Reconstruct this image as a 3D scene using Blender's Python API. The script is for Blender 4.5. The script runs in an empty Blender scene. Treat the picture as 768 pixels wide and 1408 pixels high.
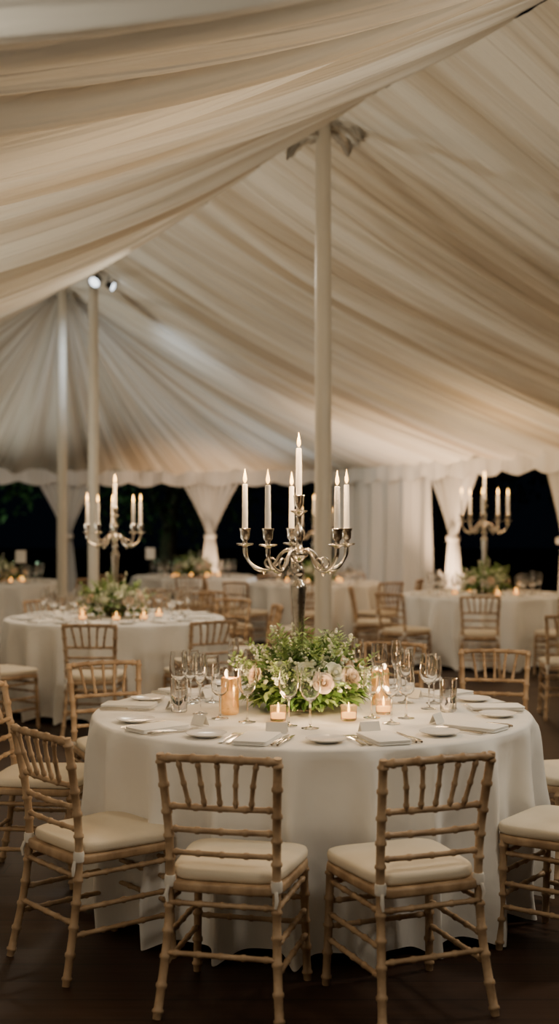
import bpy, bmesh, math, random
from mathutils import Vector, Matrix, noise, Quaternion
random.seed(7)
R=random.random
def U(a,b): return a+(b-a)*random.random()
col=bpy.context.scene.collection

# ---------------------------------------------------------------- materials
def new_mat(name):
    m=bpy.data.materials.new(name); m.use_nodes=True
    nt=m.node_tree; b=nt.nodes['Principled BSDF']
    return m,nt,b
def pmat(name,c1,c2=None,rough=.6,metal=0,scale=8,bump=0,bscale=60,emit=None,estr=0,trans=0,ior=1.45,stretch=None,sheen=0,bdist=.01):
    m,nt,b=new_mat(name)
    b.inputs['Roughness'].default_value=rough; b.inputs['Metallic'].default_value=metal
    b.inputs['Base Color'].default_value=(*c1,1)
    tc=nt.nodes.new('ShaderNodeTexCoord')
    if c2:
        n=nt.nodes.new('ShaderNodeTexNoise'); n.inputs['Scale'].default_value=scale; n.inputs['Detail'].default_value=5
        mp=nt.nodes.new('ShaderNodeMapping'); mp.inputs['Scale'].default_value=stretch or (1,1,1)
        nt.links.new(tc.outputs['Object'],mp.inputs[0]); nt.links.new(mp.outputs[0],n.inputs['Vector'])
        r=nt.nodes.new('ShaderNodeValToRGB'); r.color_ramp.elements[0].position=.32; r.color_ramp.elements[1].position=.68
        r.color_ramp.elements[0].color=(*c1,1); r.color_ramp.elements[1].color=(*c2,1)
        nt.links.new(n.outputs['Fac'],r.inputs[0]); nt.links.new(r.outputs[0],b.inputs['Base Color'])
    if bump:
        n2=nt.nodes.new('ShaderNodeTexNoise'); n2.inputs['Scale'].default_value=bscale
        nt.links.new(tc.outputs['Object'],n2.inputs['Vector'])
        bp=nt.nodes.new('ShaderNodeBump'); bp.inputs['Strength'].default_value=bump; bp.inputs['Distance'].default_value=bdist
        nt.links.new(n2.outputs['Fac'],bp.inputs['Height']); nt.links.new(bp.outputs[0],b.inputs['Normal'])
    if emit:
        b.inputs['Emission Color'].default_value=(*emit,1); b.inputs['Emission Strength'].default_value=estr
    if trans:
        b.inputs['Transmission Weight'].default_value=trans; b.inputs['IOR'].default_value=ior
    if sheen: b.inputs['Sheen Weight'].default_value=sheen
    return m
M={}
M['wood']=pmat('limewash_wood',(.29,.185,.10),(.52,.365,.22),rough=.5,scale=14,bump=.25,bscale=45,stretch=(1,1,.35))
M['cushion']=pmat('cushion_cloth',(.68,.60,.46),(.75,.67,.53),rough=.85,scale=6,bump=.12,bscale=220)
M['tie']=pmat('tie_cloth',(.75,.72,.65),rough=.8)
M['cloth']=pmat('linen_cloth',(.82,.81,.77),(.87,.86,.82),rough=.7,scale=3,bump=.45,bscale=7,sheen=.2,bdist=.018)
M['napkin']=pmat('napkin_cloth',(.86,.85,.81),(.90,.89,.85),rough=.85,bump=.1,bscale=60)
M['silver']=pmat('antique_silver',(.44,.40,.34),(.70,.65,.57),rough=.22,metal=1,scale=22,bump=.1,bscale=60)
M['steel']=pmat('cutlery_steel',(.6,.57,.52),rough=.2,metal=1)
M['wax']=pmat('candle_wax',(.88,.84,.76),rough=.45,emit=(1,.78,.50),estr=.08)
M['flame']=pmat('candle_flame',(1,.8,.5),emit=(1,.50,.10),estr=10)
M['glass']=pmat('clear_glass',(1,1,1),rough=.0,trans=1,ior=1.5)
M['china']=pmat('bone_china',(.84,.83,.80),rough=.18)
M['card']=pmat('card_paper',(.84,.82,.76),rough=.8)
M['leafA']=pmat('leaf_green',(.045,.12,.02),(.12,.24,.05),rough=.5,scale=9)
M['leafB']=pmat('leaf_sage',(.17,.29,.08),(.32,.44,.16),rough=.55,scale=9)
M['rose']=pmat('rose_peach',(.86,.62,.43),(.90,.78,.62),rough=.6,scale=10)
M['bloom']=pmat('bloom_cream',(.80,.83,.60),(.90,.89,.76),rough=.6,scale=20)
M['vase']=pmat('vase_bronze',(.10,.08,.05),rough=.4,metal=.8)
M['votwax']=pmat('votive_wax',(.9,.75,.5),rough=.5,emit=(1,.46,.12),estr=2.8)
M['votglass']=pmat('votive_glass',(1,.86,.66),rough=.2,trans=.95)
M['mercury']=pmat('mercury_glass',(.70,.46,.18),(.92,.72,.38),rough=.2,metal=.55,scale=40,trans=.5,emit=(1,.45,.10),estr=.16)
M['pole']=pmat('painted_pole',(.64,.60,.51),(.70,.66,.57),rough=.5,scale=2)
M['metal']=pmat('dark_metal',(.08,.08,.09),rough=.4,metal=.8)
M['lens']=pmat('lamp_lens',(1,1,1),emit=(.85,.93,1),estr=3)
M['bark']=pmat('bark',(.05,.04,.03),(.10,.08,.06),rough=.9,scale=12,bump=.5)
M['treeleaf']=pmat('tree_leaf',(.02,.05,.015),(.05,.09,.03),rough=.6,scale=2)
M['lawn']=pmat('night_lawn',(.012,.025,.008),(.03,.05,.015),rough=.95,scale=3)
# drape fabric with lighter and darker colour bands
def fabric(name,ca,cb,bands,p0=.40,p1=.56,bd=.05):
    m,nt,b=new_mat(name); b.inputs['Roughness'].default_value=.85
    uv=nt.nodes.new('ShaderNodeUVMap'); uv.uv_map='UVMap'
    mp=nt.nodes.new('ShaderNodeMapping'); mp.inputs['Scale'].default_value=(bands,.07,1)
    n=nt.nodes.new('ShaderNodeTexNoise'); n.inputs['Scale'].default_value=1; n.inputs['Detail'].default_value=5; n.inputs['Roughness'].default_value=.62
    r=nt.nodes.new('ShaderNodeValToRGB'); r.color_ramp.elements[0].position=p0; r.color_ramp.elements[1].position=p1
    r.color_ramp.elements[0].color=(*ca,1); r.color_ramp.elements[1].color=(*cb,1)
    nt.links.new(uv.outputs[0],mp.inputs[0]); nt.links.new(mp.outputs[0],n.inputs['Vector'])
    nt.links.new(n.outputs['Fac'],r.inputs[0]); nt.links.new(r.outputs[0],b.inputs['Base Color'])
    mp2=nt.nodes.new('ShaderNodeMapping'); mp2.inputs['Scale'].default_value=(bands*6,.2,1)
    n2=nt.nodes.new('ShaderNodeTexNoise'); n2.inputs['Scale'].default_value=1; n2.inputs['Detail'].default_value=3
    bp=nt.nodes.new('ShaderNodeBump'); bp.inputs['Strength'].default_value=1; bp.inputs['Distance'].default_value=bd
    nt.links.new(uv.outputs[0],mp2.inputs[0]); nt.links.new(mp2.outputs[0],n2.inputs['Vector'])
    nt.links.new(n2.outputs['Fac'],bp.inputs['Height']); nt.links.new(bp.outputs[0],b.inputs['Normal'])
    return m
M['liner']=fabric('ivory_tent_liner',(.56,.485,.365),(.85,.83,.75),1.3,.41,.55,.12)  # beige bands paint in fold shading, plus the thicker cloth layers
M['curtain']=fabric('white_curtain',(.76,.74,.68),(.85,.84,.80),2.0)
def woodfloor():
    m,nt,b=new_mat('dark_plank_floor')
    tc=nt.nodes.new('ShaderNodeTexCoord')
    br=nt.nodes.new('ShaderNodeTexBrick'); br.inputs['Scale'].default_value=1
    br.inputs['Brick Width'].default_value=2.4; br.inputs['Row Height'].default_value=.16; br.inputs['Mortar Size'].default_value=.004
    br.inputs['Color1'].default_value=(.034,.014,.007,1); br.inputs['Color2'].default_value=(.052,.023,.011,1); br.inputs['Mortar'].default_value=(.008,.004,.003,1)
    nt.links.new(tc.outputs['Object'],br.inputs['Vector'])
    mp=nt.nodes.new('ShaderNodeMapping'); mp.inputs['Scale'].default_value=(1.5,22,1)
    n=nt.nodes.new('ShaderNodeTexNoise'); n.inputs['Scale'].default_value=1.5; n.inputs['Detail'].default_value=6
    nt.links.new(tc.outputs['Object'],mp.inputs[0]); nt.links.new(mp.outputs[0],n.inputs['Vector'])
    mx=nt.nodes.new('ShaderNodeMixRGB'); mx.blend_type='MULTIPLY'; mx.inputs[0].default_value=.6
    nt.links.new(br.outputs['Color'],mx.inputs[1]); nt.links.new(n.outputs['Fac'],mx.inputs[2])
    nt.links.new(mx.outputs[0],b.inputs['Base Color']); b.inputs['Roughness'].default_value=.5
    b.inputs['Specular IOR Level'].default_value=.25
    bp=nt.nodes.new('ShaderNodeBump'); bp.inputs['Strength'].default_value=.2; bp.inputs['Distance'].default_value=.005
    nt.links.new(n.outputs['Fac'],bp.inputs['Height']); nt.links.new(bp.outputs[0],b.inputs['Normal'])
    return m
M['floor']=woodfloor()

# ---------------------------------------------------------------- mesh builder
class MB:
    def __init__(s): s.v=[]; s.f=[]; s.m=[]; s.mats=[]; s.uv=None
    def mi(s,n):
        if n not in s.mats: s.mats.append(n)
        return s.mats.index(n)
    def add(s,vs,fs,mat,T=None):
        o=len(s.v); k=s.mi(mat)
        s.v+= [ (T@Vector(p)) if T else Vector(p) for p in vs]
        for f in fs: s.f.append([i+o for i in f]); s.m.append(k)
    def lathe(s,prof,mat,seg=20,T=None,cap0=True,cap1=True):
        vs=[];fs=[]
        for r,z in prof:
            for i in range(seg):
                a=2*math.pi*i/seg; vs.append((r*math.cos(a),r*math.sin(a),z))
        n=len(prof)
        for j in range(n-1):
            for i in range(seg):
                k=(i+1)%seg
                fs.append([j*seg+i,j*seg+k,(j+1)*seg+k,(j+1)*seg+i])
        if cap0: fs.append(list(range(seg))[::-1])
        if cap1: fs.append([(n-1)*seg+i for i in range(seg)])
        s.add(vs,fs,mat,T)
    def tube(s,pts,rad,mat,seg=8,T=None):
        pts=[Vector(p) for p in pts]; n=len(pts); vs=[];fs=[]
        t0=(pts[1]-pts[0]).normalized()
        up=Vector((0,0,1)) if abs(t0.z)<.9 else Vector((1,0,0))
        nrm=(up-t0*up.dot(t0)).normalized()
        for i,p in enumerate(pts):
            t=(pts[min(i+1,n-1)]-pts[max(i-1,0)]).normalized()
            nrm=(nrm-t*nrm.dot(t)).normalized(); bn=t.cross(nrm)
            r=rad[i] if isinstance(rad,(list,tuple)) else rad
            for k in range(seg):
                a=2*math.pi*k/seg
                vs.append(p+nrm*(r*math.cos(a))+bn*(r*math.sin(a)))
        for i in range(n-1):
            for k in range(seg):
                q=(k+1)%seg; fs.append([i*seg+k,i*seg+q,(i+1)*seg+q,(i+1)*seg+k])
        fs.append(list(range(seg))[::-1]); fs.append([(n-1)*seg+k for k in range(seg)])
        s.add(vs,fs,mat,T)
    def bamboo(s,pts,r,mat='wood',seg=9,step=.075,T=None):
        pts=[Vector(p) for p in pts]
        L=[0]
        for a,b in zip(pts,pts[1:]): L.append(L[-1]+(b-a).length)
        tot=L[-1]
        def at(d):
            d=max(0,min(tot,d))
            for i in range(len(L)-1):
                if d<=L[i+1] or i==len(L)-2:
                    q=(d-L[i])/max(1e-6,L[i+1]-L[i])
                    p0=pts[max(i-1,0)];p1=pts[i];p2=pts[i+1];p3=pts[min(i+2,len(pts)-1)]
                    return .5*((2*p1)+(p2-p0)*q+(2*p0-5*p1+4*p2-p3)*q*q+(3*p1-p0-3*p2+p3)*q**3) if len(pts)>2 else p1.lerp(p2,q)
        n=max(1,round(tot/step)); ds=[(0,r*.9)]
        for i in range(n):
            c=(i+.5)*tot/n
            ds+=[(c-.009,r),(c-.004,r*1.28),(c+.004,r*1.28),(c+.009,r)]
            if i<n-1: ds.append((c+tot/n/2,r*.97))
        ds.append((tot,r*.9))
        s.tube([at(d) for d,_ in ds],[x for _,x in ds],mat,seg,T)
    def slab(s,outline,z0,z1,bev,mat,puff=0,T=None):
        n=len(outline); cx=sum(p[0] for p in outline)/n; cy=sum(p[1] for p in outline)/n
        def ring(ins,z):
            out=[]
            for x,y in outline:
                d=Vector((x-cx,y-cy)); l=d.length; d=d*((l-ins)/l)
                out.append((cx+d.x,cy+d.y,z))
            return out
        rings=[ring(bev,z0),ring(bev*.3,z0+bev*.3),ring(0,z0+bev),ring(0,z1-bev),ring(bev*.3,z1-bev*.3),ring(bev,z1)]
        if puff: rings+= [ring(bev*2.5,z1+puff*.5),ring(bev*5,z1+puff*.85),ring(bev*9,z1+puff)]
        vs=[p for r in rings for p in r]; fs=[]
        for j in range(len(rings)-1):
            for i in range(n):
                k=(i+1)%n; fs.append([j*n+i,j*n+k,(j+1)*n+k,(j+1)*n+i])
        fs.append(list(range(n))[::-1]); fs.append([(len(rings)-1)*n+i for i in range(n)])
        s.add(vs,fs,mat,T)
    def box(s,a,b,mat,T=None):
        x0,y0,z0=a;x1,y1,z1=b
        s.add([(x0,y0,z0),(x1,y0,z0),(x1,y1,z0),(x0,y1,z0),(x0,y0,z1),(x1,y0,z1),(x1,y1,z1),(x0,y1,z1)],
              [[0,3,2,1],[4,5,6,7],[0,1,5,4],[1,2,6,5],[2,3,7,6],[3,0,4,7]],mat,T)
    def grid(s,rows,mat,close=False,T=None):
        nc=len(rows[0]); vs=[p for r in rows for p in r]; fs=[]
        for j in range(len(rows)-1):
            for i in range(nc if close else nc-1):
                k=(i+1)%nc; fs.append([j*nc+i,j*nc+k,(j+1)*nc+k,(j+1)*nc+i])
        s.add(vs,fs,mat,T)
    def mesh(s,name,recalc=True,smooth=True,angle=None,uvs=None):
        me=bpy.data.meshes.new(name); me.from_pydata([tuple(p) for p in s.v],[],s.f)
        for n in s.mats: me.materials.append(M[n])
        me.polygons.foreach_set('material_index',s.m)
        if uvs:
            l=me.uv_layers.new(name='UVMap')
            for lp in me.loops: l.data[lp.index].uv=uvs[lp.vertex_index]
        if recalc:
            bm=bmesh.new(); bm.from_mesh(me); bmesh.ops.recalc_face_normals(bm,faces=bm.faces); bm.to_mesh(me); bm.free()
        me.polygons.foreach_set('use_smooth',[smooth]*len(me.polygons))
        if smooth and angle:
            try: me.set_sharp_from_angle(angle=math.radians(angle))
            except Exception: pass
        me.update(); return me
def obj(name,data,loc=(0,0,0),rotz=0,scale=1,parent=None):
    o=bpy.data.objects.new(name,data); col.objects.link(o)
    o.location=loc; o.rotation_euler=(0,0,rotz); o.scale=(scale,)*3 if not hasattr(scale,'__len__') else scale
    if parent: o.parent=parent
    return o
def supers(w0,w1,y0,y1,n=40,e=.35):
    out=[]
    for i in range(n):
        a=2*math.pi*i/n; c=math.cos(a); q=math.sin(a)
        x=math.copysign(abs(c)**e,c); y=math.copysign(abs(q)**e,q)
        t=(y+1)/2; out.append((x*(w0*(1-t)+w1*t), y0+(y1-y0)*t))
    return out

# ---------------------------------------------------------------- chair
def chair_mesh():
    b=MB()
    for sx in (-1,1):
        b.bamboo([(sx*.198,-.245,0),(sx*.180,-.200,.22),(sx*.174,-.180,.42),(sx*.177,-.192,.60),(sx*.190,-.235,.835)],.0145)
        b.bamboo([(sx*.196,.195,0),(sx*.190,.185,.22),(sx*.186,.180,.41)],.0145)
        b.bamboo([(sx*.186,-.213,.16),(sx*.193,.190,.16)],.009)
        b.bamboo([(sx*.181,-.203,.245),(sx*.190,.186,.245)],.009)
        b.bamboo([(sx*.178,-.19,.355),(sx*.187,.182,.355)],.009)
        b.lathe([(.017,.405),(.019,.412),(.019,.432),(.017,.44)],'tie',12,Matrix.Translation((sx*.174,-.181,0)))
        b.tube([(sx*.176,-.198,.41),(sx*.18,-.206,.385),(sx*.176,-.205,.36)],[.006,.007,.004],'tie',6)
    b.bamboo([(-.192,-.236,.822),(-.10,-.25,.826),(0,-.255,.828),(.10,-.25,.826),(.192,-.236,.822)],.0128)
    b.bamboo([(-.179,-.200,.665),(0,-.212,.665),(.179,-.200,.665)],.010)
    b.bamboo([(-.176,-.190,.590),(0,-.202,.590),(.176,-.190,.590)],.010)
    b.bamboo([(-.175,-.184,.515),(0,-.192,.515),(.175,-.184,.515)],.009)
    for k in range(-2,3):
        b.bamboo([(k*.064,-.252,.826),(k*.056,-.236,.745),(k*.050,-.211,.665)],.0078,step=.05)
    b.bamboo([(-.183,-.207,.20),(.183,-.207,.20)],.009)
    b.bamboo([(-.178,-.19,.355),(.178,-.19,.355)],.009)
    b.bamboo([(-.19,.187,.20),(.19,.187,.20)],.009)
    b.bamboo([(-.189,.185,.285),(.189,.185,.285)],.009)
    b.bamboo([(-.187,.182,.355),(.187,.182,.355)],.009)
    b.slab(supers(.188,.212,-.205,.215,44,.3),.392,.424,.008,'wood')
    b.slab(supers(.180,.214,-.185,.222,44,.36),.424,.462,.013,'cushion',puff=.010)
    return b.mesh('dining_chair',angle=50)
CH=chair_mesh()
def chair(x,y,fx,fy):
    return obj('dining_chair',CH,(x,y,0),math.atan2(fy,fx)-math.pi/2,.975)

# ---------------------------------------------------------------- table
def table_cloth(seed,N,nfold,R0=.9,H=.75):
    b=MB(); rows=[]
    def prof(a):
        w=noise.noise(Vector((math.cos(a)*1.3,math.sin(a)*1.3,seed)))*2.2
        f=math.sin(nfold*a+w*1.6)
        g=noise.noise(Vector((math.cos(a)*4,math.sin(a)*4,seed+5)))
        return f,g
    P=[prof(2*math.pi*i/N) for i in range(N)]
    A=[2*math.pi*i/N for i in range(N)]
    for r,z in [(.001,0),(.2,0),(.4,0),(.6,0),(.75,0),(.84,0),(.88,-.0005),(.892,-.004),(.899,-.012)]:
        r*=R0/.9
        rows.append([(r*math.cos(a),r*math.sin(a),H+z+ (0 if r<.1 else .0012*noise.noise(Vector((r*math.cos(a)*5,r*math.sin(a)*5,seed))))) for a in A])
    K=30
    for k in range(1,K+1):
        h=k/K; row=[]
        for a,(f,g) in zip(A,P):
            s=(abs((f+1)/2)**2.2)
            am=h**.5
            r=R0+.003+am*(.110*s-.048+.07*g)+.012*math.sin(9*h+g*6)*am
            zb=.004+.034*(1-s)+.035*max(0,g)
            z=(H-.02)*(1-h)+zb*h
            aa=a+.020*am*math.cos(nfold*a)+.03*am*g*math.sin(h*5)
            row.append((r*math.cos(aa),r*math.sin(aa),z))
        rows.append(row)
    b.grid(rows,'cloth',close=True)
    return b.mesh('tablecloth',recalc=True)
ub=MB(); ub.lathe([(.82,.715),(.83,.72),(.83,.738),(.82,.742)],'wood',48)
ub.lathe([(.30,0),(.28,.03),(.06,.08),(.045,.4),(.06,.66),(.25,.71)],'metal',24)
UND=ub.mesh('table_frame',angle=40)
CL_main=table_cloth(3.3,460,21); CL_far=[table_cloth(9.1,220,19),table_cloth(14.7,220,17)]
def table(x,y,main=False,k=0,rot=0):
    e=obj('round_dining_table',None,(x,y,0),rot)
    obj('tablecloth',CL_main if main else CL_far[k%2],parent=e); obj('table_frame',UND,parent=e)
    return e

# ---------------------------------------------------------------- candelabra
def flame(b,x,y,z,s=1,T=None):
    b.lathe([(.0012,z),(.0055*s,z+.006*s),(.0082*s,z+.014*s),(.0070*s,z+.026*s),(.0036*s,z+.043*s),(.0006,z+.060*s)],'flame',8,
            (T or Matrix())@Matrix.Translation((x,y,0)))
def candelabra_mesh():
    b=MB()
    b.lathe([(.085,0),(.088,.006),(.082,.016),(.06,.026),(.04,.045),(.022,.07),(.015,.10),(.013,.16),(.017,.20),(.012,.21),(.012,.235),(.017,.25),(.020,.30),
             (.024,.38),(.030,.46),(.033,.50),(.032,.515),(.020,.53),(.014,.545),(.022,.56),(.026,.575),(.018,.59),(.013,.605),(.022,.62),(.038,.635),(.040,.648),(.030,.66),(.016,.672),
             (.013,.69),(.020,.71),(.026,.73),(.017,.75),(.011,.765),(.012,.80),(.020,.812),(.034,.818),(.036,.823),(.012,.828),(.012,.838),(.020,.85),(.021,.875),(.024,.885),(.022,.887),(.014,.882)],'silver',24)
    angs=[172,236,312,26,97]
    for ad in angs:
        a=math.radians(ad); T=Matrix.Rotation(a,4,'Z')
        pr=[(.018,.645),(.045,.66),(.075,.642),(.095,.605),(.125,.578),(.165,.578),(.20,.60),(.222,.635),(.226,.672)]
        pts=[]
        for i in range(len(pr)-1):
            for q in (0,.33,.66):
                p0=pr[max(i-1,0)];p1=pr[i];p2=pr[i+1];p3=pr[min(i+2,len(pr)-1)]
                g=lambda k:.5*((2*p1[k])+(p2[k]-p0[k])*q+(2*p0[k]-5*p1[k]+4*p2[k]-p3[k])*q*q+(3*p1[k]-p0[k]-3*p2[k]+p3[k])*q**3)
                pts.append((g(0),0,g(1)))
        pts.append((.226,0,.672))
        b.tube(pts,[.0085+.002*math.sin(i*.9) for i in range(len(pts))],'silver',9,T)
        sc=[(.115+.026*math.cos(t)*(1-t/9),0,.607+.024*math.sin(t)*(1-t/9)) for t in [x*.45 for x in range(-3,13)]]
        b.tube(sc,[.006-.0003*i for i in range(len(sc))],'silver',7,T)
        b.lathe([(.004,.572),(.010,.566),(.004,.556)],'silver',8,T@Matrix.Translation((.145,0,0)))
        Tc=T@Matrix.Translation((.226,0,0))
        b.lathe([(.009,.668),(.016,.676),(.034,.680),(.037,.685),(.034,.687),(.012,.687),(.010,.697),(.019,.708),(.021,.735),(.025,.748),(.023,.750),(.013,.744)],'silver',18,Tc)
        z0=.742; L=.185+.01*math.sin(ad)
        b.lathe([(.0125,z0),(.0122,z0+.05),(.0108,z0+L-.004),(.008,z0+L)],'wax',14,Tc)
        b.tube([Tc@Vector((0,0,z0+L)),Tc@Vector((.001,0,z0+L+.008))],.0008,'metal',5)
        flame(b,0,0,z0+L+.004,1,Tc)
    b.lathe([(.0130,.88),(.0128,.93),(.0112,1.078),(.008,1.082)],'wax',14)
    flame(b,0,0,1.086)
    return b.mesh('candelabra',angle=60)
CAN=candelabra_mesh()
def light(name,kind,loc,power,color,size=.05,parent=None,**k):
    l=bpy.data.lights.new(name,kind); l.energy=power; l.color=color
    if kind in('POINT','SPOT'): l.shadow_soft_size=size
    if kind=='AREA': l.size=size
    for a,v in k.items(): setattr(l,a,v)
    o=bpy.data.objects.new(name,l); col.objects.link(o); o.location=loc
    if parent: o.parent=parent
    return o
def aim(o,t):
    o.rotation_euler=(Vector(t)-o.location).to_track_quat('-Z','Y').to_euler()
WARM=(1,.62,.31)
def candelabra(x,y,rot=0,s=1,p=5):
    o=obj('silver_candelabra',CAN,(x,y,.751),rot,s)
    light('candle_light','POINT',(0,0,1.17),p,WARM,.04,o)
    for ad in (172,312,60):
        a=math.radians(ad); light('candle_light','POINT',(.23*math.cos(a),.23*math.sin(a),1.02),p*.5,WARM,.04,o)
    return o

# ---------------------------------------------------------------- flowers
def leaf(b,p,d,up,L,W,mat):
    d=d.normalized(); s=d.cross(up)
    if s.length<1e-3: s=d.cross(Vector((1,0,0)))
    s.normalize(); n=s.cross(d)
    vs=[p, p+d*L*.3+s*W*.42+n*W*.12, p+d*L*.3-s*W*.42+n*W*.12, p+d*L*.33,
        p+d*L*.65+s*W*.40+n*W*.05, p+d*L*.65-s*W*.40+n*W*.05, p+d*L*.68-n*W*.06, p+d*L-n*W*.35]
    b.add(vs,[[0,1,3],[0,3,2],[1,4,6,3],[3,6,5,2],[4,7,6],[6,7,5]],mat)
def rose(b,c,n,r,mat):
    q=Vector((0,0,1)).rotation_difference(n.normalized()).to_matrix().to_4x4()
    T=Matrix.Translation(c)@q
    for ring,(rr,hh,op,cnt) in enumerate([(.30,.75,.05,3),(.52,.72,.12,4),(.78,.60,.28,5),(1.0,.42,.45,6)]):
        for i in range(cnt):
            a0=2*math.pi*i/cnt+ring*.7; wd=2*math.pi/cnt*.72
            rows=[]
            for j in range(4):
                t=j/3
                row=[]
                for k in range(5):
                    u=k/4*2-1; a=a0+u*wd
                    rad=r*(rr*(.35+.65*math.sin(t*1.5))+op*t*t*(1-.3*u*u))
                    z=r*(hh*t*1.3-(.28*u*u*t))-r*.2
                    if j==3: z-=r*op*.35
                    row.append((rad*math.cos(a),rad*math.sin(a),z))
                rows.append(row)
            b.grid(rows,mat,T=T)
    b.lathe([(.02*r,-.2*r),(.25*r,.1*r),(.28*r,.5*r),(.1*r,.72*r)],mat,8,T)
def blob(b,c,r,mat,T=None):
    b.lathe([(r*.3,-r*.9),(r*.85,-r*.45),(r,0),(r*.85,r*.5),(r*.3,r*.95)],mat,6,Matrix.Translation(c))
def flowers_mesh(seed,nl,hq=True):
    random.seed(seed); b=MB()
    b.lathe([(.06,0),(.07,.005),(.085,.04),(.10,.07),(.095,.075),(.085,.065)],'vase',24)
    def dome(lo=-.25):
        while True:
            v=Vector((U(-1,1),U(-1,1),U(lo,1)))
            if .2<v.length<1: return v.normalized()
    rs=[(208,.35,.031,1),(236,.60,.026,0),(300,.50,.034,0),(318,.34,.038,1),(330,.66,.033,1),(350,.35,.030,0),(20,.5,.030,1),(70,.4,.033,1),(125,.5,.032,0),(160,.35,.032,1),(268,.60,.027,0),(285,.26,.031,1)]
    heads=[]
    for i,(a,z,r,k) in enumerate(rs):
        a=math.radians(a); n=Vector((math.cos(a)*math.sqrt(1-z*z),math.sin(a)*math.sqrt(1-z*z),z))
        c=Vector((n.x*.250,n.y*.250,.10+n.z*.140)); heads.append((c,r)); rose(b,c,n,r,'rose' if k else 'bloom')
    def blocked(q,f=1.2): return any((q-c).length<r*f for c,r in heads)
    for i in range(nl):
        n=dome(-.35); p=Vector((n.x*.215,n.y*.215,.09+n.z*.125))*U(.7,1.1)
        p.z=max(p.z,.03)
        d=(n+Vector((U(-.7,.7),U(-.7,.7),U(-.5,.4)))).normalized()
        L=U(.035,.085)
        if p.z+d.z*L<.025: d.z=abs(d.z)
        if blocked(p+d*L) or blocked(p+d*L*1.5): continue
        leaf(b,p,d,Vector((U(-.5,.5),U(-.5,.5),1)),L,L*U(.4,.6),'leafA' if R()<.6 else 'leafB')
    for i in range(nl//7):   # sprigs
        n=dome(.0); p=Vector((n.x*.18,n.y*.18,.09+n.z*.10)); d=(n+Vector((0,0,U(.0,.9)))).normalized()
        L=U(.06,.18)
        if blocked(p+d*L*.6) or blocked(p+d*L): continue
        b.tube([p+d*L*t for t in (0,.33,.66,1)],[.0016,.0014,.0012,.0008],'leafB',4)
        for t in [k/8 for k in range(2,9)]:
            q=p+d*L*t
            if i%4==0:
                for k in range(3): blob(b,q+Vector((U(-.012,.012),U(-.012,.012),U(-.006,.01))),U(.004,.008),'bloom')
            else:
                for sgn in (-1,1):
                    leaf(b,q,(d*.6+Vector((sgn*U(.3,.9),U(-.8,.8),U(-.1,.5)))),Vector((0,0,1)),U(.02,.038),U(.012,.02),'leafB')
    for i in range(nl//15):  # small bloom clusters
        n=dome(.0); c=Vector((n.x*.240,n.y*.240,.10+n.z*.14))
        if blocked(c): continue
        for k in range(9): blob(b,c+Vector((U(-.020,.020),U(-.020,.020),U(-.014,.018))),U(.005,.009),'bloom')
    return b.mesh('flower_centerpiece',recalc=False)
FLm=flowers_mesh(5,1100); FLf=flowers_mesh(8,500)

# ---------------------------------------------------------------- tableware
def wine_b(b,T=None,h=.215,r=.036,seg=20):
    k=h/.215
    o=[(.033,0),(.034,.0015),(.02,.004),(.006,.009),(.0035,.02),(.0032,.085*k),(.006,.095*k),(.02,.102*k),(.032,.118*k),(r+.001,.140*k),(r,.165*k),(r*.86,h)]
    i=[(r*.83,h),(r*.96,.165*k),(r*.96,.140*k),(.030,.120*k),(.018,.105*k),(.004,.100*k)]
    b.lathe(o+i,'glass',seg,T)
def flute_b(b,T=None,seg=16):
    b.lathe([(.030,0),(.031,.0015),(.015,.004),(.004,.01),(.0032,.10),(.008,.115),(.018,.135),(.025,.165),(.025,.20),(.021,.245),
             (.0195,.245),(.0235,.20),(.0235,.165),(.016,.137),(.003,.12)],'glass',seg,T)
def tumbler_b(b,T=None,seg=20):
    b.lathe([(.030,0),(.033,.004),(.036,.10),(.037,.135),(.035,.135),(.034,.10),(.031,.012),(.003,.010)],'glass',seg,T)
def plate_b(b,T=None,r=.075,seg=36):
    b.lathe([(r*.55,0),(r*.6,.003),(r*.9,.009),(r,.0125),(r*.995,.0145),(r*.9,.0115),(r*.66,.006),(r*.3,.0045),(.002,.0045)],'china',seg,T)
def napkin_b(b,T=None):
    for k,(w,l,dx) in enumerate([(.064,.110,0),(.062,.108,.0015),(.063,.109,-.001)]):
        pts=[(x+dx,y) for x,y in supers(w,w,-l,l,28,.12)]
        b.slab(pts,.0005+k*.005,.0052+k*.005,.0018,'napkin',T=T)
def fork_b(b,T=None):
    rows=[(-.10,.007),(-.085,.0085),(-.05,.005),(.02,.003),(.045,.005),(.055,.010),(.065,.0115)]
    zz=lambda y:.002+.004*max(0,math.sin((y+.1)/.2*math.pi*1.0))
    top=[[(-w,y,zz(y)+.002),(w,y,zz(y)+.002)] for y,w in rows]; b.grid(top,'steel',T=T)
    bot=[[(-w,y,zz(y)),(w,y,zz(y))] for y,w in rows]; b.grid(bot,'steel',T=T)
    for k in range(4):
        x=-.0099+k*.0066; b.tube([(x,.064,.006),(x,.085,.005),(x,.102,.007)],[.002,.0019,.001],'steel',5,T)
def knife_b(b,T=None):
    b.tube([(0,-.11,.005),(0,-.09,.0065),(0,-.03,.006),(0,0,.005)],[.0045,.006,.005,.004],'steel',8,T)
    vs=[(-.007,0,.003),(.006,0,.003),(-.009,.05,.003),(.007,.05,.003),(-.008,.095,.003),(.005,.095,.003),(.002,.118,.003)]
    vs+= [(x,y,.0048) for x,y,z in vs]
    b.add(vs,[[0,2,3,1],[2,4,5,3],[4,6,5],[7,8,10,9],[9,10,12,11],[11,12,13],[0,7,9,2],[2,9,11,4],[4,11,13,6],[1,3,10,8],[3,5,12,10],[5,6,13,12]],'steel',T)
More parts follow.
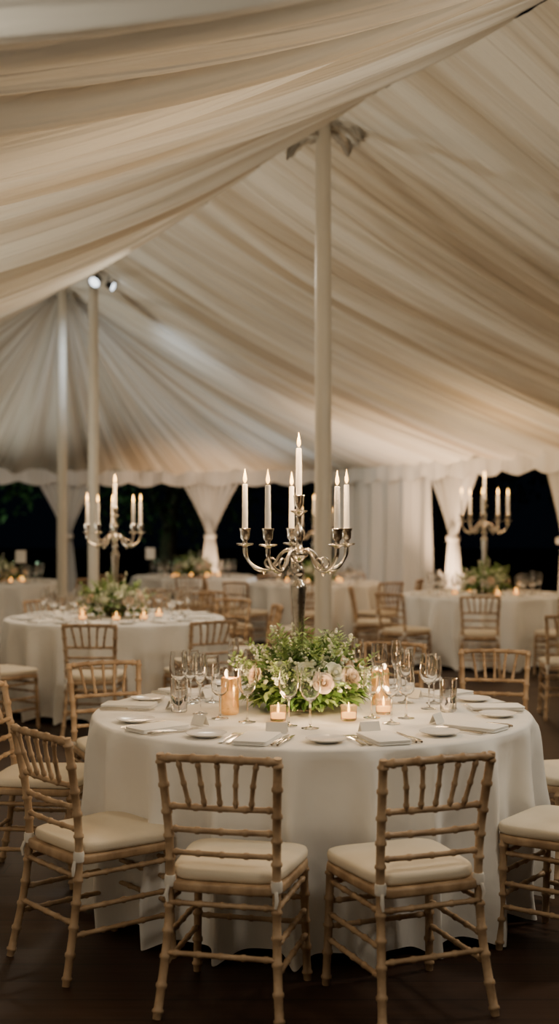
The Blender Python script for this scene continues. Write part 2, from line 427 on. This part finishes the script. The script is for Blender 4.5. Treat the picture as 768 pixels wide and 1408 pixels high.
def card_b(b,T=None):
    b.add([(-.04,-.016,0),(.04,-.016,0),(.04,0,.038),(-.04,0,.038),(.04,.016,0),(-.04,.016,0)],[[0,1,2,3],[3,2,4,5]],'card',T)
def votive_b(b,T=None):
    b.lathe([(.026,0),(.031,.003),(.033,.06),(.031,.06),(.029,.012),(.003,.010)],'votglass',20,T)
    b.lathe([(.027,.0125),(.0275,.034),(.003,.033)],'votwax',18,T)
    flame(b,0,0,.035,.6,T)
def lantern_b(b,T=None):
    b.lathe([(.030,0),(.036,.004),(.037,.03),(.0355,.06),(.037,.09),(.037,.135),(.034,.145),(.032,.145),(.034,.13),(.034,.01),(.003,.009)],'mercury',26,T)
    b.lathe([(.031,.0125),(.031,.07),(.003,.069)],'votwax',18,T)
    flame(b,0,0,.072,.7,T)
def mk(fn,name,**k):
    b=MB(); fn(b,**k); return b.mesh(name,angle=60)
WG=mk(wine_b,'wine_glass',h=.228,r=.039,seg=28); WG2=mk(wine_b,'wine_glass_small',h=.20,r=.034,seg=28); FLU=mk(flute_b,'champagne_flute',seg=24); TUM=mk(tumbler_b,'water_tumbler',seg=28)
PL=mk(plate_b,'bread_plate'); NAP=mk(napkin_b,'folded_napkin'); FK=mk(fork_b,'dinner_fork'); KN=mk(knife_b,'table_knife')
CD=mk(card_b,'place_card'); VO=mk(votive_b,'votive_candle'); LA=mk(lantern_b,'mercury_glass_votive')

TZ=.7515
# ================================================================ MAIN TABLE
TX,TY=.132,5.17
table(TX,TY,True,rot=.35)
chairs_main=[(-.135,4.03,.22,.97),(.40,4.02,-.36,.93),(-.64,4.41,.77,.64),(-1.03,5.42,.99,-.10),(-.80,6.19,.42,-.90),
             (1.05,4.51,-.80,.60),(1.29,5.5,-.95,-.28),(1.15,6.77,-.22,-.97),(.60,7.2,-.35,-.94)]
for c in chairs_main: chair(*c)
candelabra(.08,TY+.02,0,1,13)
obj('flower_centerpiece',FLm,(.11,TY+.02,TZ),0,1.0)
keep=[]
def settings(angles):
    for a in angles:
        u=Vector((math.cos(a),math.sin(a),0)); f=-u; r=Vector((f.y,-f.x,0)); rot=math.atan2(f.y,f.x)-math.pi/2
        def put(n,me,rad,side,dr=0,rr=.1):
            p=Vector((TX,TY,TZ+.0008))+u*rad+r*side; obj(n,me,p,rot+dr); keep.append((p.x,p.y,rr))
            if rr==.05:
                q=p-u*.08; keep.append((q.x,q.y,.045))
            return p
        put('folded_napkin',NAP,.765,0,U(-.04,.04),.115)
        put('dinner_fork',FK,.755,-.082,0,.05); put('dinner_fork',FK,.755,-.108,0,.05)
        put('table_knife',KN,.755,.082,0,.05); put('table_knife',KN,.755,.103,0,.05)
        put('bread_plate',PL,.73,-.202,0,.08)
        put('place_card',CD,.585,.02,U(-.15,.15),.045)
settings([math.radians(d) for d in (-106,-72,-140,-38,174,2,138,36,74,106)])
keep+=[(.11,TY+.02,.21)]
small=[('votive_candle',VO,-.005,4.88,.035),('votive_candle',VO,.27,4.89,.035),('votive_candle',VO,.42,5.06,.035),
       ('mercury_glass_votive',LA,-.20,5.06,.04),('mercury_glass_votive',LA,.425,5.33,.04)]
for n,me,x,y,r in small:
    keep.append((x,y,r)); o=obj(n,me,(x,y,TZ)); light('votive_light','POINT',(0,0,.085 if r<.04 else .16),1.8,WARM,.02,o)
G=[(.035,4.76,0),(.115,4.70,0),(.43,4.82,0),(.365,4.96,1),(.54,5.38,0),(.60,5.56,2),(.66,5.36,1),(-.38,5.36,0),(-.33,5.52,1),(-.29,5.40,1),
   (-.235,4.94,1),(-.125,4.85,0),(-.22,5.72,2),(-.10,5.80,1),(.36,5.74,2),(.45,5.66,0),(-.32,5.06,2),(.50,4.95,1),(-.44,5.24,0),(.62,5.20,0),
   (-.41,5.12,3),(.69,5.16,3),(.05,5.78,3)]
for x,y,k in G:
    rg=.038; best=None
    for t in range(0,500):
        rad=.0025*t; an=t*2.4; xx,yy=x+rad*math.cos(an)*.35,y+rad*math.sin(an)*.35
        if all(math.hypot(xx-a,yy-c)>rg+d for a,c,d in keep): best=(xx,yy); break
    if best:
        keep.append((best[0],best[1],rg)); nm=('wine_glass','wine_glass','champagne_flute','water_tumbler')[k]
        obj(nm,(WG,WG2,FLU,TUM)[k],(best[0],best[1],TZ),U(0,3))

# ================================================================ OTHER TABLES
def far_setting(seed,n=9):
    random.seed(seed); b=MB()
    for i in range(n):
        a=2*math.pi*i/n+.2
        def T(rad,side,dr=0): return Matrix.Rotation(a,4,'Z')@Matrix.Translation((rad,side,0))@Matrix.Rotation(math.pi/2+dr,4,'Z')
        napkin_b(b,T(.73,0)); plate_b(b,T(.71,.2),seg=20); fork_b(b,T(.73,.09)); knife_b(b,T(.73,-.09))
        wine_b(b,T(.52,-.14),seg=12); wine_b(b,T(.50,-.05),h=.19,r=.031,seg=12); flute_b(b,T(.56,-.22),seg=10)
        card_b(b,T(.6,.03))
    for a in (40,130,215,262,300,350):
        a=math.radians(a); votive_b(b,Matrix.Translation((.36*math.cos(a),.36*math.sin(a),0)))
    return b.mesh('tableware_set',angle=60)
FS=far_setting(3)
def full_table(x,y,k,rot,cand=True,s=1,p=5,fl=1.05):
    table(x,y,False,k,rot)
    if cand: candelabra(x,y,rot*.3,s,p)
    obj('flower_centerpiece',FLf,(x,y,TZ),rot,fl)
    obj('tableware_set',FS,(x,y,TZ),rot)
full_table(-1.352,10.3,0,.3,s=1.02,p=11)
for c in [(-1.32,9.0,.05,1),(-.60,9.26,-.55,.83),(-.24,10.75,-.95,-.2),(-2.05,9.23,.6,.8),(-2.55,10.3,1,.05),(-2.05,11.35,.55,-.8),(-1.2,11.6,-.1,-1),(-.55,11.55,-.5,-.8)]: chair(*c)
full_table(2.24,13.7,1,1.2,s=1.17,p=11)
for c in [(1.98,12.38,.15,.98),(1.28,12.82,.75,.65),(1.02,13.9,1,-.1),(2.80,12.45,-.4,.9)]: chair(*c)
for c in [(2.26,9.85,.1,1)]: chair(*c)
full_table(3.55,10.9,0,2.0,p=4)
full_table(.45,16.3,1,2.2,p=8)
for c in [(.35,15.02,.1,1),(-.40,15.35,.6,.8),(1.20,15.2,-.6,.8),(1.55,15.85,-1,.3),(-.75,16.3,1,0),(.95,17.5,-.3,-.9)]: chair(*c)
full_table(-3.75,16.6,0,.9,cand=False)
for c in [(-3.7,15.3,.0,1),(-4.6,15.8,.7,.6),(-2.7,16.2,-.9,.4),(-2.6,17.1,-.9,-.4),(-4.0,17.8,.2,-1)]: chair(*c)
full_table(-1.25,18.3,1,.1,cand=False)
for c in [(-1.2,17.0,.0,1),(-.3,17.4,-.6,.7),(-2.1,17.5,.6,.5)]: chair(*c)
for c in [(-.55,13.3,.7,.7),(.15,12.9,-.7,.7),(-1.2,13.6,.3,1),(-.95,13.0,-.5,.8)]: chair(*c)
def stand():
    b=MB(); b.lathe([(.035,0),(.036,.004),(.004,.008)],'silver',16)
    b.tube([(0,0,.005),(0,0,.27)],.003,'silver',6); b.box((-.065,-.002,.26),(.065,.002,.42),'card'); return b.mesh('table_number_stand',angle=40)
ST=stand()
for x,y in [(-3.36,16.28),(-1.86,18.05)]: obj('table_number_stand',ST,(x,y,TZ),.1)

# ================================================================ TENT
A=Vector((.324,9.3)); D=Vector((-.437,.8995)).normalized(); PR=Vector((D.y,-D.x)); W=5.1
SC=6.9
def rz(s):
    knots=[(-22,4.6),(-9,4.62),(0,4.52),(SC,4.46)]
    for (a,za),(b,zb) in zip(knots,knots[1:]):
        if a<=s<=b:
            t=(s-a)/(b-a); return za+(zb-za)*t-(.16 if b-a>7 else .08)*math.sin(math.pi*t)**.8
    return 4.46
EZ=2.33
def n1(x,y=0,z=0): return noise.noise(Vector((x,y,z)))
def pleat(s,v,seed):
    w=s+.30*n1(v*1.3,s*.15,seed)+.10*v
    a=1-2*abs(n1(w*1.15,v*.30,seed+1))**.8; b_=1-2*abs(n1(w*2.9,v*.5,seed+4)); c=1-2*abs(n1(w*6.5,v*.8,seed+8))
    return .120*a+.100*b_+.045*c-.12
def slope(name,side,s0,s1,sag,seed,ns,nv=50):
    b=MB(); rows=[]; uvs=[]
    for j in range(nv+1):
        v=j/nv; row=[]
        for i in range(ns+1):
            s=s0+(s1-s0)*i/ns
            r=A+D*s; e=r+PR*(W*side)
            x=r.x*(1-v)+e.x*v; y=r.y*(1-v)+e.y*v
            sg=sag
            if side>0:
                k=max(0,min(1,(s1-s)/2.0)); sg=.22+(sag-.22)*k
            z=rz(s)*(1-v)+EZ*v-sg*4*v*(1-v)*(1-.25*v)
            amp=min(1,.18+v*4)*(1-.35*v)
            if side>0: amp*=min(1,max(0,(s1-s)/.5))
            z+=pleat(s,v,seed)*amp*(1.35 if side<0 else 1)
            z+=.07*n1(s*.45,v*.8,seed+20)*math.sin(math.pi*v)*(1.6 if side<0 else 1)*min(1,(s1-s)/1.5)
            row.append((x,y,z)); uvs.append((s+.15*v+.35*n1(v*1.2,s*.2,seed),v*W))
        rows.append(row)
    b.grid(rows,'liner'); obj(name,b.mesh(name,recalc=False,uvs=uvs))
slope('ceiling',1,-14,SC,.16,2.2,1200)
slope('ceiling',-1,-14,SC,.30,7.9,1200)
C=A+D*SC
poly=[C+PR*W, C+PR*W+D*2.45, Vector((-2.3,20.6)), Vector((-5.8,18.6)), C-PR*W]
def polyat(t):
    L=[0]
    for a,b in zip(poly,poly[1:]): L.append(L[-1]+(b-a).length)
    d=t*L[-1]
    for i in range(len(L)-1):
        if d<=L[i+1]+1e-6: return poly[i].lerp(poly[i+1],(d-L[i])/(L[i+1]-L[i])),d
b=MB(); rows=[];uvs=[]
for j in range(51):
    v=j/50; row=[]
    for i in range(801):
        e,d=polyat(i/800); p=C.lerp(e,v)
        sg=.22 if i<700 else .22+.08*(i-700)/100
        z=rz(SC)*(1-v)+EZ*v-sg*4*v*(1-v)*(1-.25*v)
        am=v**.7*(1-.3*v)*min(1,i/30)
        pl=(1-2*abs(n1(d*1.1,v*.2,31)))*.10+(1-2*abs(n1(d*2.9,v*.2,34)))*.08+n1(d*8,0,3)*.015-.08
        row.append((p.x,p.y,z+pl*am)); uvs.append((d*.9+SC,v*3))
    rows.append(row)
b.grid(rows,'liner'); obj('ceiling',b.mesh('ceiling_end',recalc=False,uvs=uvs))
per=[A+D*-13.9+PR*W]+poly+[A+D*-13.9-PR*W]
def strip(name,path,z0fn,z1fn,pfreq,pamp,mat,rows_n=10,step=.03,inset=0.0,seed=0):
    b=MB();uvs=[];L=[0]
    for a,c in zip(path,path[1:]): L.append(L[-1]+(c-a).length)
    n=int(L[-1]/step); pts=[]
    for i in range(n+1):
        d=L[-1]*i/n
        for k in range(len(L)-1):
            if d<=L[k+1]+1e-6: break
        t=(path[k+1]-path[k]).normalized(); p=path[k]+t*(d-L[k]); nn=Vector((-t.y,t.x)); pts.append((d,p,nn))
    rows=[]
    for j in range(rows_n+1):
        v=j/rows_n; row=[]
        for d,p,nn in pts:
            o=inset+pamp*math.sin(d*pfreq+1.5*n1(d*1.2,v*.5,seed))*(.4+.6*v)+pamp*.8*n1(d*2.2,v,seed+3)
            q=p+nn*o; row.append((q.x,q.y,z0fn(d)*(1-v)+z1fn(d)*v)); uvs.append((d,v))
        rows.append(row)
    b.grid(rows,mat); return obj(name,b.mesh(name,recalc=False,uvs=uvs))
strip('trim_valance',per,lambda d:EZ+.05,lambda d:EZ-.14-.07*abs(math.sin(d*math.pi/.62)),16,.018,'curtain',6,.035,inset=.06)
tw=lambda s:A+D*s+PR*W
strip('wall_right',[tw(-13.8),tw(2.2)],lambda d:EZ,lambda d:.02,14,.05,'curtain',8,.05,seed=4)
strip('wall_end',[tw(6.45),poly[1]+(poly[0]-poly[1]).normalized()*.02],lambda d:EZ,lambda d:.02,13,.07,'curtain',8,.03,seed=6)
strip('wall_left',[poly[4]-(poly[4]-poly[3])*.5,poly[4],A+D*-13.8-PR*W],lambda d:EZ,lambda d:.02,14,.05,'curtain',8,.06,seed=9)
def tied(name,p,dirv,w=1.0,ztie=1.32,off=0,seed=0):
    b=MB();rows=[];uvs=[]; n=90; nn=Vector((-dirv.y,dirv.x))
    for j in range(41):
        v=j/40; z=EZ*(1-v)+.02*v
        if z>ztie:
            t=(EZ-z)/(EZ-ztie); hw=w*.5*((1-t)**1.25*.87+.13*(1-t*.25)) ; cx=off*t
        else:
            t=(ztie-z)/ztie; hw=w*.5*(.10+.26*t**.6); cx=off
        row=[]
        for i in range(n+1):
            u=i/n*2-1
            dep=.05*math.sin(u*24+seed)*(.4+hw*.9)+.04*(1-u*u)
            q_=p+dirv*(u*hw+cx)+nn*dep
            row.append((q_.x,q_.y,z)); uvs.append((u*w,v*2))
        rows.append(row)
    b.grid(rows,'curtain')
    c=p+dirv*off
    b.lathe([(.085,ztie-.04),(.095,ztie-.02),(.095,ztie+.02),(.085,ztie+.04)],'tie',20,Matrix.Translation((c.x,c.y,0)),False,False)
    uvs+= [(0,0)]*(len(b.v)-len(uvs))
    obj(name,b.mesh(name,recalc=False,uvs=uvs))
dE=(poly[1]-poly[2]).normalized(); dE2=(poly[2]-poly[3]).normalized()
tied('tied_curtain',poly[2]+dE*1.2,dE,1.15,seed=1)
tied('tied_curtain',poly[2]-dE2*1.25,dE2,1.2,seed=2)
tied('tied_curtain',tw(5.9),-D,1.25,seed=3)
tied('tied_curtain',tw(3.58),-D,.8,seed=5)
tied('tied_curtain',poly[3]+dE2*.35,dE2,1.0,seed=5)
def pole(name,s,top,r=.064):
    p=A+D*s; b=MB()
    b.lathe([(.14,0),(.14,.012),(r*1.15,.02),(r*1.12,.10),(r,.11),(r*.97,2.2),(r*.88,top-.02),(r*.7,top)],'pole',28)
    return obj(name,b.mesh(name,angle=40),(p.x,p.y,0))
pole('tent_pole',0,4.50); pole('tent_pole',5.62,4.40,.062); pole('tent_pole',SC,4.42,.062); pole('tent_pole',-9,4.58)
def gather(p,z,seed,R1,angs):
    b=MB();uvs=[]
    random.seed(int(seed*10))
    for k,(ad,zo) in enumerate(angs):
        a=math.radians(ad); L=R1*U(.85,1.2)
        rows=[]
        for j in range(19):
            t=j/18; row=[]
            cx,cy=p.x+(.04+L*t)*math.cos(a),p.y+(.04+L*t)*math.sin(a)
            cz=z+zo+.05-.16*t+.07*math.sin(math.pi*t)
            rw=.018+.048*math.sin(math.pi*min(1,t*.8+.1))**.8*(1+.6*n1(t*4,k,seed))
            for i in range(26):
                q=2*math.pi*i/26; rr=rw*(1+.8*n1(math.cos(q)*2.6,math.sin(q)*2.6,seed+k+t*2.5))
                row.append((cx-math.sin(a)*rr*math.cos(q),cy+math.cos(a)*rr*math.cos(q),cz+rr*1.25*math.sin(q))); uvs.append((q*.5+k,t))
            rows.append(row)
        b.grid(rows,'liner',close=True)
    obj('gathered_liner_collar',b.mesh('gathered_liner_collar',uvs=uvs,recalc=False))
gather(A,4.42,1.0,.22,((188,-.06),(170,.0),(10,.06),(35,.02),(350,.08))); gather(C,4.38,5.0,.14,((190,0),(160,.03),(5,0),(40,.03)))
pB=A+D*5.62
def can(loc,tgt,nm='pole_spotlight',s=1):
    b=MB(); b.lathe([(.03,.12),(.05,.10),(.06,.02),(.075,0),(.07,0),(.062,.01)],'metal',20,None,True,False)
    b.lathe([(.001,.012),(.06,.012)],'lens',20,None,False,False)
    b.tube([(0,.0,.09),(0,.10,.13),(0,.16,.10)],.010,'metal',8)
    o=obj(nm,b.mesh(nm,angle=40),loc,0,s); o.rotation_euler=(Vector(tgt)-Vector(loc)).to_track_quat('-Z','Y').to_euler(); return o
cA=(pB.x+.03,pB.y-.16,4.25); cB=(pB.x+.24,pB.y-.06,4.22)
can(cA,(-4.5,9,0)); can(cB,(5,12,1),s=.8)
# ---------------- floor & outside
b=MB(); fl=[A+D*-14+PR*5.15]+[C+(p-C)*1.01 for p in poly]+[A+D*-14-PR*5.15]
b.add([(p.x,p.y,0) for p in fl]+[(p.x,p.y,-.06) for p in fl],[list(range(len(fl)))]+[[i,(i+1)%len(fl),(i+1)%len(fl)+len(fl),i+len(fl)] for i in range(len(fl))],'floor')
obj('floor',b.mesh('floor',smooth=False))
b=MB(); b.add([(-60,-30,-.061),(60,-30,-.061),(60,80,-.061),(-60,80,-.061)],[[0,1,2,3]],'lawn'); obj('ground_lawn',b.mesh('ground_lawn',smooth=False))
def tree(seed):
    random.seed(seed); b=MB()
    b.tube([(0,0,0),(.05,0,1),(-.05,.05,2.2),(.1,0,3.6)],[.22,.17,.14,.08],'bark',10)
    for k in range(5):
        a=k*1.3; b.tube([(0,0,1.5+k*.3),(.6*math.cos(a),.6*math.sin(a),2.3+k*.3),(1.2*math.cos(a),1.2*math.sin(a),2.8+k*.35)],[.08,.05,.02],'bark',6)
    for i in range(2200):
        v=Vector((U(-1,1),U(-1,1),U(-1,1))).normalized()*U(.6,1)
        p=Vector((v.x*2.2,v.y*2.2,3.1+v.z*2.0))
        leaf(b,p,Vector((U(-1,1),U(-1,1),U(-1,.4))),Vector((0,0,1)),U(.12,.22),.1,'treeleaf')
    return b.mesh('garden_tree',recalc=False)
TR=tree(4)
for x,y,s in [(-2.2,25,1),(-6.5,24,1.2),(1.5,27,1.1),(6.5,22,1),(9.5,18,1.2),(-10,27,1.3),(4,30,1.3)]:
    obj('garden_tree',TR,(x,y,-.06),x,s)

# ================================================================ LIGHTS
def area(name,loc,t,p,c,size):
    o=light(name,'AREA',loc,p,c,size); aim(o,t); return o
NEUT=(1,.87,.69)
area('added_fill',(-.9,1.9,2.32),(.1,4.9,.6),12,NEUT,.5)  # area fills added to light the tables; no lamps hang here
area('added_fill',(2.3,2.4,3.2),(.3,5.0,.6),22,NEUT,.5)
area('added_fill',(2.8,5.2,3.1),(.3,5.3,.7),50,NEUT,.4)
area('added_fill',(-.6,10.9,3.9),(-.9,10.6,.7),55,NEUT,.6)  # added fill above the left mid table
def uplight(x,y,tx,ty,tz,p,c,ang=100):
    b=MB(); b.lathe([(.07,0),(.075,.01),(.075,.12),(.065,.13),(.06,.11)],'metal',18); o=obj('uplight_fixture',b.mesh('uplight_fixture',angle=40),(x,y,0))
    l=light('uplight_beam','SPOT',(x,y,.18),p,c,.06,spot_size=math.radians(ang),spot_blend=.9); aim(l,(tx,ty,tz))
PINK=(1,.64,.39)
CREAM=(1,.87,.66)
pp=tw(5.7); uplight(pp.x-.55,pp.y-.35,pp.x-.12,pp.y,2.2,430,PINK,100)
pp=poly[2]+dE*1.2; uplight(pp.x+.1,pp.y-.6,pp.x,pp.y,2.0,190,PINK,90)
pp=tw(3.4); uplight(pp.x-.5,pp.y,pp.x-.05,pp.y,1.9,60,PINK,80)
pp=tw(-.5); uplight(pp.x-.6,pp.y,pp.x-3.2,pp.y+.5,4,500,CREAM,105)
pp=A-PR*4.5+D*-1; uplight(pp.x,pp.y,pp.x+2.6,pp.y,4.2,260,CREAM,95)
pp=A-PR*4.5+D*4; uplight(pp.x,pp.y,pp.x+3,pp.y+1,4,380,(1,.93,.78),110)
uplight(-2.0,4.5,-.4,8.2,4,24,CREAM,90)
uplight(-5.2,17.5,-3.6,16.0,3.2,150,(1,.93,.79),120)  # uplight added to brighten the rear-left liner
uplight(.3,18.9,-.6,16.8,3.2,110,(.92,.96,1),120)  # cool uplight added to brighten the liner at the far end
for l,t,p in ((cA,(-3.5,20,2.0),80),(cB,(1,19,1.8),80)):
    o=light('pole_flood','SPOT',(l[0]+.0,l[1]+.25,l[2]-.45),p,(.75,.87,1),.10,spot_size=math.radians(75),spot_blend=1); aim(o,t)
light('garden_light','POINT',(-4.2,23,1.0),40,(.6,1,.6),.2)

w=bpy.data.worlds.new('night'); bpy.context.scene.world=w; w.use_nodes=True
w.node_tree.nodes['Background'].inputs[0].default_value=(.02,.03,.05,1); w.node_tree.nodes['Background'].inputs[1].default_value=.06
# ================================================================ CAMERA
cd=bpy.data.cameras.new('camera'); co=bpy.data.objects.new('camera',cd); col.objects.link(co)
co.location=(0,0,1.52); co.rotation_euler=(math.pi/2,0,0)
cd.sensor_fit='VERTICAL'; cd.sensor_height=36; cd.lens=36*1722/1408; cd.shift_y=16/1408
cd.dof.use_dof=True; cd.dof.focus_distance=4.7; cd.dof.aperture_fstop=1.8; cd.clip_end=200
bpy.context.scene.camera=co
